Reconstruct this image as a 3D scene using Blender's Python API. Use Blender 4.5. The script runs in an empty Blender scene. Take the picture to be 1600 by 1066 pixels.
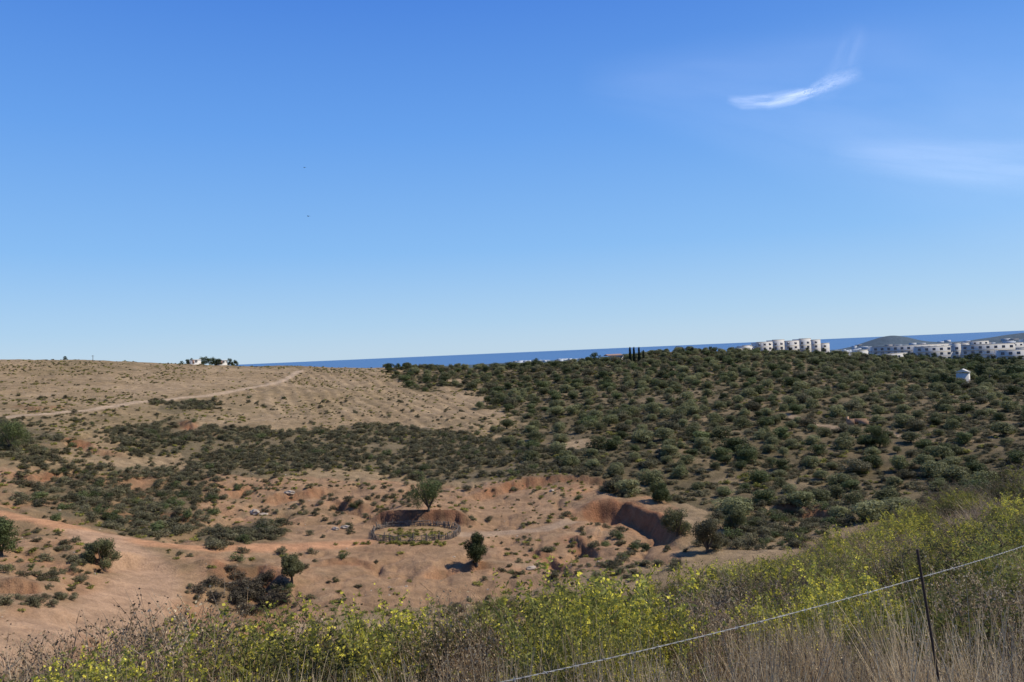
import bpy, math, random
import numpy as np
from mathutils import Vector, Matrix
rng=np.random.default_rng(7); random.seed(7)
scene=bpy.context.scene
COL=scene.collection
F=1226.0
PITCH=math.radians(.78); ROLL=math.radians(2.49)
r0=np.array([1.,0,0]); fw=np.array([0,math.cos(PITCH),math.sin(PITCH)]); u0=np.array([0,-math.sin(PITCH),math.cos(PITCH)])
rt=math.cos(ROLL)*r0-math.sin(ROLL)*u0; up=math.sin(ROLL)*r0+math.cos(ROLL)*u0
def ray(u,v):
    d=fw+(u-800)/F*rt-(v-533)/F*up
    return math.atan2(d[0],d[1]), d[2]/math.hypot(d[0],d[1])
def project(x,y,z):
    P=np.stack([x,y,z],-1); dp=np.maximum(P@fw,1e-3)
    return P@rt/dp*F+800, 533-P@up/dp*F
def az_of(u): return ray(u,551-.0435*(u-800))[0]
def sm(x,a,b):
    t=np.clip((x-a)/(b-a),0,1); return t*t*(3-2*t)
# ---------------------------------------------------------------- noise
def vn(x,y,seed=0):
    xi=np.floor(x).astype(np.int64); yi=np.floor(y).astype(np.int64); fx=x-xi; fy=y-yi
    fx=fx*fx*(3-2*fx); fy=fy*fy*(3-2*fy)
    def h(a,b):
        n=(a*374761393+b*668265263+seed*1442695041)&0xffffffff
        n=((n^(n>>13))*1274126177)&0xffffffff
        n=(n^(n>>16))
        return (n&0xffff)/65535.0
    return (h(xi,yi)*(1-fx)+h(xi+1,yi)*fx)*(1-fy)+(h(xi,yi+1)*(1-fx)+h(xi+1,yi+1)*fx)*fy
def fbm(x,y,seed=0,o=4):
    s=0;a=.5
    for i in range(o):
        s=s+a*(vn(x*2**i+17.3*i,y*2**i-9.1*i,seed+i)-.5); a*=.5
    return s*2
# ---------------------------------------------------------------- terrain control heights (metres relative to eye)
C=[]
def V(u,*l):
    for v,d in l:
        a,e=ray(u,v); C.append((a,math.log(d),e))
def Zc(u,*l):
    a=az_of(u)
    for z,d in l: C.append((a,math.log(d),z/d))
FAR=((-24,560),(-30,700),(-37,1100),(-47,2500),(-59,4300))
V(0,(1040,65),(960,76),(900,92),(850,115),(810,135),(740,165),(700,190),(655,235),(620,290),(590,350),(562,430))
Zc(0,(-1.85,2),(-2.3,4),(-3.7,8),(-7.2,15),(-15.5,30),(-22,48),(0,560),(-14,700),(-33,1100),(-47,2500),(-59,4300))
V(200,(1010,75),(950,88),(900,103),(850,122),(800,148),(750,170),(700,200),(650,245),(610,310),(580,380),(566,430))
Zc(200,(-1.8,2),(-2.25,4),(-3.65,8),(-6.8,15),(-14.6,30),(-22,52),(-4,560),(-18,700),(-33,1100),(-47,2500),(-59,4300))
V(450,(960,90),(910,104),(860,122),(820,140),(770,162),(720,190),(680,220),(640,270),(600,340),(578,405),(570,440))
Zc(450,(-1.8,2),(-2.3,4),(-3.9,8),(-6.8,14),(-14,28),(-22.5,52),(-26.5,72),*FAR)
V(650,(900,106),(850,122),(815,137),(780,155),(740,180),(700,205),(660,245),(620,310),(590,370),(574,420))
Zc(650,(-1.8,2),(-2.3,4),(-3.8,8),(-6.4,14),(-13.4,28),(-21.5,52),(-27,75),*FAR)
V(850,(890,108),(850,122),(800,142),(760,160),(720,182),(680,215),(640,265),(600,335),(572,420))
Zc(850,(-1.75,2),(-2.2,4),(-3.7,8),(-6.1,14),(-12.6,28),(-21,50),(-27,76),*FAR)
V(1050,(860,112),(820,130),(780,148),(730,172),(680,205),(630,260),(590,330),(560,410),(551,450))
Zc(1050,(-1.75,2),(-2.15,4),(-3.4,8),(-5.2,14),(-8.9,25),(-14.3,42),(-21.5,62),(-27.2,88),(-14,560),(-26,700),(-37,1100),(-47,2500),(-59,4300))
V(1250,(840,120),(800,138),(750,162),(700,190),(650,230),(610,285),(580,350),(560,430),(553,520),(551,640))
Zc(1250,(-1.75,2),(-2.1,4),(-3.1,8),(-4.5,14),(-7.1,25),(-11.0,40),(-17.8,65),(-25,92),(-27,800),(-38,1100),(-48,2500),(-59,4300))
V(1450,(770,150),(730,170),(690,195),(650,230),(620,275),(595,330),(575,400),(564,500),(561,640))
Zc(1450,(-1.75,2),(-2.0,4),(-2.95,8),(-4.1,14),(-6.0,25),(-8.8,40),(-14.5,65),(-21.3,97),(-25.5,125),(-29,800),(-38,1100),(-46,2500),(-59,4300))
def lastcol(f):
    f((735,165),(690,190),(650,225),(620,270),(603,310),(590,360),(572,450),(563,560))
lastcol(lambda *l:V(1600,*l))
zl=((-1.75,2),(-2.0,4),(-2.75,8),(-3.75,14),(-5.45,25),(-7.6,40),(-12.4,65),(-19.2,100),(-24.5,135),(-20,640),(-29,800),(-38,1100),(-44,2500),(-59,4300))
Zc(1600,*zl)
for uu,u2 in ((0,-340),(1600,1960)):
    a1=ray(uu,600)[0]; a2=az_of(u2)
    for c in [c for c in C if abs(c[0]-a1)<.02]: C.append((a2,c[1],c[2]))
C=np.array(C); AK=2.0
PT=np.stack([C[:,0]*AK,C[:,1]],1)
def phi(r2): return np.where(r2>1e-12,.5*r2*np.log(np.maximum(r2,1e-12)),0)
n=len(PT); K=phi(((PT[:,None]-PT[None])**2).sum(-1))+np.eye(n)*.0006
Pm=np.c_[np.ones(n),PT]; A=np.zeros((n+3,n+3)); A[:n,:n]=K;A[:n,n:]=Pm;A[n:,:n]=Pm.T
W=np.linalg.solve(A,np.r_[C[:,2],0,0,0])
def base_e(az,ld):
    X=np.stack([az*AK,ld],-1).reshape(-1,2); out=np.empty(len(X))
    for i in range(0,len(X),40000):
        x=X[i:i+40000]; out[i:i+40000]=phi(((x[:,None]-PT[None])**2).sum(-1))@W[:n]+W[n]+x@W[n+1:]
    return out.reshape(az.shape)
deg=math.radians
AZ=np.concatenate([np.arange(-180,-60,3),np.arange(-60,-38,.7),np.arange(-38,38,.11),np.arange(38,60,.7),np.arange(60,180.1,3)])
AZ=np.radians(AZ)
LD=np.concatenate([np.arange(math.log(.4),math.log(50),.03),np.arange(math.log(50),math.log(300),.0055),np.arange(math.log(300),math.log(480),.007),np.arange(math.log(480),math.log(9500),.018)])
AA,LL=np.meshgrid(AZ,LD)
DD=np.exp(LL); 
E=base_e(np.clip(AA,-.74,.74),np.maximum(LL,math.log(2.0)))
Z=E*np.maximum(DD,2.0)
Zb=-1.75+20*(1-np.exp(-DD/200))
bl=sm(np.abs(AA),1.0,2.2); Z=Z*(1-bl)+Zb*bl
w=sm(DD,4000,4900); Z=Z*(1-w)+(-66)*w
X=DD*np.sin(AA); Y=DD*np.cos(AA)
# distant coastal hills
for u,d,hh,su,sd in ((1394,3500,33,18,350),(1357,3600,20,20,300),(1428,3400,15,20,300),(1570,3700,22,50,350),(1640,3500,26,30,300),(880,3300,8,90,400)):
    a=az_of(u); Z+=hh*np.exp(-((AA-a)*F/su)**2/2*math.cos(a)**2-((DD-d)/sd)**2/2)
Z+=sm(DD,1500,2600)*(1-sm(DD,3700,4100))*fbm(X/300,Y/300,15)*13
def height(x,y):
    x=np.atleast_1d(np.asarray(x,float)); y=np.atleast_1d(np.asarray(y,float))
    ia=np.interp(np.arctan2(x,y),AZ,np.arange(len(AZ))); il=np.interp(np.log(np.maximum(np.hypot(x,y),.41)),LD,np.arange(len(LD)))
    a0=np.clip(ia.astype(int),0,len(AZ)-2); l0=np.clip(il.astype(int),0,len(LD)-2); fa=ia-a0; fl=il-l0
    return (Z[l0,a0]*(1-fa)+Z[l0,a0+1]*fa)*(1-fl)+(Z[l0+1,a0]*(1-fa)+Z[l0+1,a0+1]*fa)*fl
def hz(x,y): return float(height(x,y)[0])
def cast(u,v,dmin=62,dmax=640):
    a,e=ray(u,v); d=np.exp(np.linspace(math.log(dmin),math.log(dmax),1600)); s=height(d*math.sin(a),d*math.cos(a))/d
    m=(s>=e)
    if u>1000: m&=d>105
    k=np.argmax(m)
    if not m[k]: k=np.argmax(s)
    return d[k]*math.sin(a),d[k]*math.cos(a)
def poly(l): return np.array([cast(*p) for p in l])
def inpoly(x,y,P):
    r=np.zeros(x.shape,bool); j=len(P)-1
    for i in range(len(P)):
        xi,yi=P[i];xj,yj=P[j]
        c=((yi>y)!=(yj>y))&(x<(xj-xi)*(y-yi)/(yj-yi+1e-9)+xi); r^=c; j=i
    return r
def pdist(x,y,P):
    best=np.full(x.shape,1e9); sg=np.zeros(x.shape); tt=np.zeros(x.shape)
    L=np.r_[0,np.cumsum(np.hypot(*np.diff(P,axis=0).T))]
    for i in range(len(P)-1):
        a=P[i]; b=P[i+1]; d=b-a; l2=(d**2).sum()+1e-9
        t=np.clip(((x-a[0])*d[0]+(y-a[1])*d[1])/l2,0,1)
        px=x-a[0]-t*d[0]; py=y-a[1]-t*d[1]; r=np.hypot(px,py); m=r<best
        best=np.where(m,r,best); sg=np.where(m,np.sign(d[0]*py-d[1]*px),sg); tt=np.where(m,(L[i]+t*np.sqrt(l2))/L[-1],tt)
    return best,sg,tt
CORR=np.array(cast(648,834))
S1=poly([(270,690),(330,668),(480,672),(620,662),(700,672),(800,690),(900,705),(960,735),(940,752),(860,748),(760,752),(620,745),(520,735),(420,748),(300,740)])
S2=poly([(40,762),(100,735),(200,725),(340,738),(330,790),(300,830),(200,840),(120,815),(50,790)])
S2b=poly([(180,672),(280,655),(300,700),(190,712)])
S3=poly([(320,835),(430,812),(440,848),(330,860)])
S4=poly([(-40,665),(50,670),(120,700),(60,728),(-40,712)])
S5=poly([(325,905),(400,890),(455,930),(445,965),(350,955)])
S7=poly([(250,632),(330,625),(345,640),(260,645)])
S8=poly([(1110,800),(1200,790),(1330,800),(1330,830),(1200,860),(1120,860)])
HZ=poly([(610,574),(700,560),(850,560),(1050,540),(1150,540),(1300,540),(1700,545),(1700,735),(1500,775),(1350,810),(1200,855),(1060,855),(1010,800),(965,745),(900,703),(800,688),(740,640),(670,600)])
VAL=poly([(-60,730),(250,735),(520,750),(760,755),(950,755),(1050,800),(1060,870),(900,900),(500,960),(250,1020),(-60,1064)])
FUR=poly([(430,585),(560,574),(640,578),(720,610),(800,680),(640,660),(520,655),(420,650),(380,615)])
TR=[(poly([(-60,662),(0,655),(60,650),(150,641),(230,631),(310,621),(370,611),(420,602),(450,592),(470,580)]),1.7,(.42,.30,.19)),
    (poly([(-60,803),(0,812),(60,822),(130,836),(220,852),(300,862),(380,863),(470,858),(560,850)]),2.4,(.48,.245,.12)),
    (poly([(150,842),(200,868),(235,900),(225,930),(180,955),(110,975),(0,1010),(-60,1030)]),3.6,(.40,.25,.145)),
    (poly([(720,836),(780,832),(850,828),(890,815)]),1.6,(.36,.245,.15)),
    (poly([(1225,648),(1260,658),(1310,668),(1380,672),(1440,688)]),1.6,(.30,.21,.125)),
    (poly([(1545,604),(1580,605),(1640,603)]),2.0,(.42,.36,.30))]
SC=[([(865,822),(900,805),(940,797),(985,800),(1020,815),(1048,837),(1078,858)],3.9,.22),([(690,790),(760,775),(800,760),(850,750),(930,754),(985,770)],1.9,.6),
    ([(60,705),(110,690),(150,702),(205,718)],1.9,1),([(255,657),(300,668),(345,684)],1.3,1),([(120,888),(180,880),(220,872)],1.8,.7),
    ([(1180,806),(1240,800),(1330,806)],1.8,1),([(890,838),(920,852),(950,872)],1.3,.8),([(515,782),(560,800),(602,792)],1.7,.8),([(20,632),(60,640),(110,634)],.8,1),
    ([(325,912),(360,897),(400,893),(460,918)],2.6,.6),([(-10,905),(60,915),(100,925)],1.2,.8),([(480,885),(560,880),(620,890)],.6,1),([(640,900),(720,880),(790,884)],1.0,.8),
    ([(400,785),(470,775),(520,768)],1.2,1),([(0,742),(60,745),(110,735)],1.2,1),([(20,862),(90,880),(130,905)],1.1,.8),([(800,860),(870,866),(900,885)],1.0,.8),
    ([(320,985),(400,970),(470,975)],1.0,1),([(150,800),(230,810),(330,822)],.9,1),([(330,780),(420,760),(480,765)],1.1,1),([(0,945),(60,955),(130,960)],1.2,.8),([(30,1000),(100,1010),(180,1000)],1.0,.8)]
SC=[(poly(l),h,q) for l,h,q in SC]
fd=np.array(cast(770,670))-np.array(cast(610,600)); fd/=np.linalg.norm(fd); fn=np.array([-fd[1],fd[0]])
# ---- relief
wv=sm(DD,45,95)*(1-sm(DD,600,1200)); dc=np.hypot(X-CORR[0],Y-CORR[1]); wc=sm(dc,8,16)
jx=X+fbm(X/9,Y/9,31)*5; jy=Y+fbm(X/9,Y/9,37)*5
inV=inpoly(jx,jy,VAL).astype(float)
hx=X+fbm(X/22,Y/22,33)*34; hy=Y+fbm(X/22,Y/22,35)*34
inH=inpoly(hx,hy,HZ).astype(float)
inF=inpoly(jx,jy,FUR).astype(float)*(1-inH)
fur=np.sin((X*fn[0]+Y*fn[1]+fbm(X/30,Y/30,39)*4)*2*math.pi/5.2)*inF
trk=np.zeros(X.shape)
for P,wd,c in TR[:4]:
    r,sg,t=pdist(X,Y,P); trk=np.maximum(trk,1-sm(r,wd*.7,wd*2.0))
fine=1-sm(DD,150,300)
Z+=wv*wc*(fbm(X/38,Y/38,3)*1.3+fbm(X/11,Y/11,5)*.55)
Z+=wv*(.35+.65*wc)*(1-.85*trk)*(fbm(X/3.2,Y/3.2,8)*.24+fine*fbm(X/1.1,Y/1.1,9)*.14)+fur*.13
def ridge(s,o,seed,p=2): return np.clip(1-np.abs(fbm(X/s,Y/(s*1.3),seed,o))*4.5,0,1)**p
rid=ridge(14,4,21); rid2=ridge(5,4,27)
Z-=wv*wc*(1-.9*trk)*(rid*(.2+.55*inV)+rid2*(.06+.20*inV))
Z+=(1-wv)*sm(DD,1.5,6)*(DD<60)*(fbm(X/4,Y/4,12)*.35+sm(DD,10,25)*fbm(X/9,Y/9,14)*1.2)*sm(60-DD,0,10)
red=rid*inV*.12+rid2*inV*.10
for P,h,q in SC:
    c=P.mean(0); R=np.abs(P-c).max()+25
    m=(np.abs(X-c[0])<R)&(np.abs(Y-c[1])<R)
    x=X[m];y=Y[m]; xx=x+q*(fbm(x/5,y/5,51)*3.0+fbm(x/1.2,y/1.2,53)*1.0); yy=y+q*(fbm(x/5,y/5,57)*3.0+fbm(x/1.2,y/1.2,59)*1.0)
    r,sg,t=pdist(xx,yy,P); s=r*sg; tp=sm(np.minimum(t,1-t),0,.34)*(r<24)*(1-q+q*np.clip(.8+fbm(x/6,y/6,61)*1.5,.3,1.2))
    wd_=.45+h*.28; f=sm(s,-wd_*1.2,wd_*.4)
    Z[m]+=h*tp*(f*.5*np.exp(-np.maximum(s,0)/8)-(1-f)*.5*np.exp(np.minimum(s,0)/7))
    red[m]=np.maximum(red[m],np.clip(tp,0,1)*np.exp(-((s+.5)/(1.0+wd_*.9))**2)*min(1,.35+h/4))
ex,ey=X-CORR[0],Y-CORR[1]; s=ey-5.9+fbm(X/3,Y/3,63)*1.2+fbm(X/1,Y/1,64)*.4; bw=(1-sm(np.abs(ex-.5),5.5,11))*(dc<45)*sm(ey,4.5,5.6)
Z+=2.3*bw*sm(s,0,1.3)*np.exp(-np.maximum(s-1.3,0)/7.5); redb=bw*sm(s,-.3,.3)*(1-sm(s,1.6,3.2))
px_,py_=cast(395,932); md=((X-px_)**2+(Y-py_)**2); Z-=2.6*np.exp(-md/5.5**2)
# ---- ground colour zones
def mixc(c,c2,m): return c*(1-m[...,None])+np.array(c2)*m[...,None]
n1=fbm(X/60,Y/60,71); n2=fbm(X/14,Y/14,73); n3=fbm(X/4,Y/4,75); n4=fbm(X/1.3,Y/1.3,77)
col=np.zeros(X.shape+(3,))+np.array((.265,.182,.096))
col=mixc(col,(.31,.185,.098),inV*.8)
col=mixc(col,(.35,.245,.14),np.clip(n2*1.4+n4*.25,0,.5)); col=mixc(col,(.19,.138,.066),np.clip(-n1*1.5-n3*.7,0,.6)*(1-.4*inF))
col*=(1+.13*fur)[...,None]
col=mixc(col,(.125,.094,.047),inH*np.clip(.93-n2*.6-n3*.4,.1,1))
for S in (S1,S2,S2b,S3,S4,S5,S7): col=mixc(col,(.125,.098,.052),inpoly(jx,jy,S)*.75)
col=mixc(col,(.35,.165,.076),np.clip(inV*(n2*.9+n3*.6),0,.5))
col=mixc(col,(.25,.115,.055),np.clip(red*(1.1+n4),0,1)); col=mixc(col,(.17,.082,.044),np.clip(redb*(1+n4),0,1))
for P,wd,c in TR:
    r,sg,t=pdist(X+n3*1.3,Y+n3*1.3,P); col=mixc(col,c,(1-sm(r,wd*.6,wd*1.3))*.9)
r=dc; col=mixc(col,(.31,.20,.10),(1-sm(r,5.4,6.6)))
fgm=(1-sm(DD,40,75)); col=mixc(col,(.19,.14,.078),fgm)
col=mixc(col,(.09,.10,.07),sm(DD,560,1100)); col=mixc(col,(.075,.10,.115),sm(DD,1800,3200))  # far land fades to blue-grey: aerial haze painted into the ground colour
col*= (1+(.18*n4+.2*n3)*(1-.6*trk))[...,None]; col=np.clip(col,.01,1)
# ---------------------------------------------------------------- mesh helpers
def mesh_from(name,parts,mats,smooth=False):
    vs=[];li=[];ls=[];mi=[];o=0
    for v,f,m in parts:
        v=np.asarray(v,float).reshape(-1,3); f=np.asarray(f,int)
        if len(f)==0: continue
        vs.append(v); li.append((f+o).ravel()); ls.append(np.full(len(f),f.shape[1])); mi.append(np.full(len(f),m)); o+=len(v)
    vs=np.concatenate(vs);li=np.concatenate(li);ls=np.concatenate(ls);mi=np.concatenate(mi)
    me=bpy.data.meshes.new(name); me.vertices.add(len(vs)); me.vertices.foreach_set('co',vs.ravel().astype(np.float32))
    me.loops.add(len(li)); me.loops.foreach_set('vertex_index',li.astype(np.int32))
    me.polygons.add(len(ls)); me.polygons.foreach_set('loop_start',np.r_[0,np.cumsum(ls)[:-1]].astype(np.int32)); 
    for m in mats: me.materials.append(m)
    me.polygons.foreach_set('material_index',mi.astype(np.int32))
    if smooth: me.polygons.foreach_set('use_smooth',np.ones(len(ls),bool))
    me.update(calc_edges=True); me.validate()
    return me
def obj(name,me,label=None,cat=None,group=None,kind=None,loc=(0,0,0),parent=None,rz=0,sc=None):
    o=bpy.data.objects.new(name,me); COL.objects.link(o); o.location=loc; o.rotation_euler=(0,0,rz)
    if sc is not None: o.scale=sc
    if parent is not None: o.parent=parent
    if label: o["label"]=label
    if cat: o["category"]=cat
    if group: o["group"]=group
    if kind: o["kind"]=kind
    return o
def box(x0,x1,y0,y1,z0,z1,m=0):
    v=[(x0,y0,z0),(x1,y0,z0),(x1,y1,z0),(x0,y1,z0),(x0,y0,z1),(x1,y0,z1),(x1,y1,z1),(x0,y1,z1)]
    f=[(0,3,2,1),(4,5,6,7),(0,1,5,4),(1,2,6,5),(2,3,7,6),(3,0,4,7)]
    return (v,f,m)
def tube(pts,rad,m=0,k=6):
    pts=np.asarray(pts,float); N=len(pts); rad=np.broadcast_to(rad,(N,)); T=np.gradient(pts,axis=0); T/=np.linalg.norm(T,axis=1)[:,None]+1e-9
    ref=np.array([0,0,1.]) if abs(T[0][2])<.9 else np.array([1.,0,0])
    a=np.cross(T,ref); a/=np.linalg.norm(a,axis=1)[:,None]+1e-9; b=np.cross(T,a)
    th=np.arange(k)/k*2*np.pi
    v=pts[:,None]+rad[:,None,None]*(np.cos(th)[None,:,None]*a[:,None]+np.sin(th)[None,:,None]*b[:,None])
    i=np.arange(N-1)[:,None]*k; j=np.arange(k)[None]; j2=(j+1)%k
    f=np.stack([i+j,i+j2,i+k+j2,i+k+j],-1).reshape(-1,4)
    v=v.reshape(-1,3)
    v=np.vstack([v,pts[-1]]); top=len(v)-1
    cap3=np.array([[(N-1)*k+q,(N-1)*k+(q+1)%k,top] for q in range(k)])
    return [(v,f,m),(v,cap3,m)]
def rnd_dir(n,r=rng):
    v=r.normal(size=(n,3)); return v/np.linalg.norm(v,axis=1)[:,None]
def leafq(c,nrm,L,Wd,m):
    n=len(c); r=rnd_dir(n); a=np.cross(nrm,r); a/=np.linalg.norm(a,axis=1)[:,None]+1e-9; b=np.cross(nrm,a)
    L=np.broadcast_to(L,(n,))[:,None]; Wd=np.broadcast_to(Wd,(n,))[:,None]
    v=np.stack([c-a*L/2,c+b*Wd/2-a*L*.1,c+a*L/2,c-b*Wd/2-a*L*.1],1).reshape(-1,3)
    return (v,np.arange(n*4).reshape(-1,4),m)
def cloud(blobs,n,size,m,asp=.55,shell=.7):
    bl=np.array(blobs); p=bl[:,3]**2; k=rng.choice(len(bl),n,p=p/p.sum()); d=rnd_dir(n)
    rr=bl[k,3]*(shell+(1.08-shell)*rng.random(n)); c=bl[k,:3]+d*rr[:,None]
    c[:,2]=np.abs(c[:,2]); nr=d+rnd_dir(n)*.6; nr/=np.linalg.norm(nr,axis=1)[:,None]
    s=size*(.6+.8*rng.random(n)); return leafq(c,nr,s,s*asp,m)
def ribbons(P0,dr,L,wd,bend,segs,m):
    n=len(P0); t=np.linspace(0,1,segs+1); L=np.broadcast_to(L,(n,)); wd=np.broadcast_to(wd,(n,))
    c=P0[:,None]+dr[:,None]*(L[:,None]*t)[...,None]+bend[:,None]*(L[:,None]*t**2)[...,None]
    s=np.cross(dr,rnd_dir(n)); s/=np.linalg.norm(s,axis=1)[:,None]+1e-9
    wt=(wd[:,None]*(1-.8*t))[...,None]*.5
    v=np.stack([c-s[:,None]*wt,c+s[:,None]*wt],2).reshape(-1,3)
    i=(np.arange(n)*(segs+1)*2)[:,None]+np.arange(segs)[None]*2
    f=np.stack([i,i+1,i+3,i+2],-1).reshape(-1,4)
    return (v,f,m),c
# ---------------------------------------------------------------- materials
def newmat(name):
    m=bpy.data.materials.new(name); m.use_nodes=True; nt=m.node_tree; nt.nodes.clear(); out=nt.nodes.new('ShaderNodeOutputMaterial'); return m,nt,out
def N(nt,t,**k):
    n=nt.nodes.new(t)
    for a,b in k.items(): setattr(n,a,b)
    return n
def leafmat(name,c1,c2,trans=.25,nscale=3.0,rough=.6):
    m,nt,out=newmat(name); L=nt.links
    oi=N(nt,'ShaderNodeObjectInfo'); tc=N(nt,'ShaderNodeTexCoord'); no=N(nt,'ShaderNodeTexNoise'); no.inputs['Scale'].default_value=nscale; no.inputs['Detail'].default_value=2
    L.new(tc.outputs['Object'],no.inputs['Vector'])
    ad=N(nt,'ShaderNodeMath',operation='MULTIPLY_ADD'); ad.inputs[1].default_value=.6; ad.inputs[2].default_value=-.3; L.new(oi.outputs['Random'],ad.inputs[0])
    ad2=N(nt,'ShaderNodeMath',operation='MULTIPLY_ADD'); ad2.inputs[1].default_value=2.0; ad2.inputs[2].default_value=-.5; L.new(no.outputs['Fac'],ad2.inputs[0])
    s=N(nt,'ShaderNodeMath',operation='ADD',use_clamp=True); L.new(ad.outputs[0],s.inputs[0]); L.new(ad2.outputs[0],s.inputs[1])
    mx=N(nt,'ShaderNodeMix',data_type='RGBA'); mx.inputs['A'].default_value=(*c1,1); mx.inputs['B'].default_value=(*c2,1); L.new(s.outputs[0],mx.inputs['Factor'])
    hs=N(nt,'ShaderNodeHueSaturation'); L.new(mx.outputs['Result'],hs.inputs['Color'])
    wn=N(nt,'ShaderNodeTexWhiteNoise',noise_dimensions='1D'); L.new(oi.outputs['Random'],wn.inputs['W'])
    mr=N(nt,'ShaderNodeMapRange'); mr.inputs['To Min'].default_value=.62; mr.inputs['To Max'].default_value=1.36; L.new(wn.outputs['Value'],mr.inputs['Value']); L.new(mr.outputs[0],hs.inputs['Value'])
    b=N(nt,'ShaderNodeBsdfPrincipled'); b.inputs['Roughness'].default_value=rough; b.inputs['Specular IOR Level'].default_value=.12; L.new(hs.outputs['Color'],b.inputs['Base Color'])
    if trans>0:
        t=N(nt,'ShaderNodeBsdfTranslucent'); L.new(hs.outputs['Color'],t.inputs['Color']); ms=N(nt,'ShaderNodeMixShader'); ms.inputs[0].default_value=trans
        L.new(b.outputs[0],ms.inputs[1]); L.new(t.outputs[0],ms.inputs[2]); L.new(ms.outputs[0],out.inputs['Surface'])
    else: L.new(b.outputs[0],out.inputs['Surface'])
    return m
def plain(name,c,rough=.8,nscale=4,var=.25,bump=.0,metal=0):
    m,nt,out=newmat(name); L=nt.links; tc=N(nt,'ShaderNodeTexCoord'); no=N(nt,'ShaderNodeTexNoise'); no.inputs['Scale'].default_value=nscale; no.inputs['Detail'].default_value=5
    L.new(tc.outputs['Object'],no.inputs['Vector']); mr=N(nt,'ShaderNodeMapRange'); mr.inputs['From Min'].default_value=.3; mr.inputs['From Max'].default_value=.7; mr.inputs['To Min'].default_value=1-var; mr.inputs['To Max'].default_value=1+var*.5; L.new(no.outputs['Fac'],mr.inputs['Value'])
    hs=N(nt,'ShaderNodeHueSaturation'); hs.inputs['Color'].default_value=(*c,1); L.new(mr.outputs[0],hs.inputs['Value'])
    b=N(nt,'ShaderNodeBsdfPrincipled'); b.inputs['Roughness'].default_value=rough; b.inputs['Metallic'].default_value=metal; L.new(hs.outputs['Color'],b.inputs['Base Color'])
    if bump: bp=N(nt,'ShaderNodeBump'); bp.inputs['Strength'].default_value=bump; L.new(no.outputs['Fac'],bp.inputs['Height']); L.new(bp.outputs[0],b.inputs['Normal'])
    L.new(b.outputs[0],out.inputs['Surface']); return m
M_ol=leafmat('olive_leaves',(.125,.13,.052),(.26,.25,.115),.38,3)
M_dk=leafmat('dark_leaves',(.07,.086,.03),(.14,.155,.055),.3,3)
M_sc=leafmat('scrub_leaves',(.105,.093,.047),(.20,.178,.092),.28,3)
M_wd=leafmat('woody_shrub_leaves',(.085,.085,.034),(.19,.175,.07),.25,3)
M_hb=leafmat('hollow_scrub_leaves',(.06,.048,.03),(.115,.092,.055),.15,3)
M_lo=leafmat('low_scrub_leaves',(.115,.098,.045),(.20,.172,.08),.28,3)
M_yt=leafmat('yellow_green_leaves',(.17,.16,.035),(.32,.29,.06),.3,3)
M_fl=leafmat('shrub_leaves',(.16,.165,.042),(.31,.295,.075),.34,4)
M_fy=leafmat('yellow_petals',(.62,.53,.06),(.80,.68,.10),.35,4)
M_gy=leafmat('grey_twigs',(.21,.155,.10),(.38,.30,.20),0,4,.8)
M_br=leafmat('brown_twigs',(.16,.098,.05),(.32,.215,.12),0,4,.8)
M_st=leafmat('straw',(.37,.27,.145),(.66,.52,.32),.3,4,.7)
M_bark=plain('bark',(.10,.075,.05),.9,6,.4,.5)
M_white=plain('white_render',(.58,.54,.475),.8,.2,.06)
M_glass=plain('dark_opening',(.16,.155,.16),.3,1,.3)
M_terra=plain('terracotta_tiles',(.34,.20,.14),.8,3,.3)
M_wood=plain('weathered_wood',(.18,.145,.11),.9,5,.4,.3)
M_rock=plain('pale_stone',(.38,.30,.215),.9,2,.35,.6)
M_rust=plain('rusty_steel',(.05,.03,.02),.8,60,.5,.4)
M_wire=plain('galvanised_wire',(.34,.33,.31),.5,40,.3,0,.3)
M_bird=plain('dark_feathers',(.03,.03,.035),.8,20,.2)
# ground
m,nt,out=newmat('dry_ground'); L=nt.links
at=N(nt,'ShaderNodeAttribute',attribute_name='tint'); tc=N(nt,'ShaderNodeTexCoord')
def noise(s,d=6,rough=.6):
    q=N(nt,'ShaderNodeTexNoise'); q.inputs['Scale'].default_value=s; q.inputs['Detail'].default_value=d; q.inputs['Roughness'].default_value=rough; L.new(tc.outputs['Object'],q.inputs['Vector']); return q
q1=noise(.5,7,.62); q2=noise(3.5,6,.7)
mr=N(nt,'ShaderNodeMapRange'); mr.inputs['From Min'].default_value=.3; mr.inputs['From Max'].default_value=.7; mr.inputs['To Min'].default_value=.70; mr.inputs['To Max'].default_value=1.24; L.new(q1.outputs['Fac'],mr.inputs['Value'])
mr2=N(nt,'ShaderNodeMapRange'); mr2.inputs['From Min'].default_value=.3; mr2.inputs['From Max'].default_value=.7; mr2.inputs['To Min'].default_value=.80; mr2.inputs['To Max'].default_value=1.18; L.new(q2.outputs['Fac'],mr2.inputs['Value'])
mu=N(nt,'ShaderNodeMath',operation='MULTIPLY'); L.new(mr.outputs[0],mu.inputs[0]); L.new(mr2.outputs[0],mu.inputs[1])
hs=N(nt,'ShaderNodeHueSaturation'); L.new(at.outputs['Color'],hs.inputs['Color']); L.new(mu.outputs[0],hs.inputs['Value'])
b=N(nt,'ShaderNodeBsdfPrincipled'); b.inputs['Roughness'].default_value=.95; b.inputs['Specular IOR Level'].default_value=.1; L.new(hs.outputs['Color'],b.inputs['Base Color'])
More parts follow.
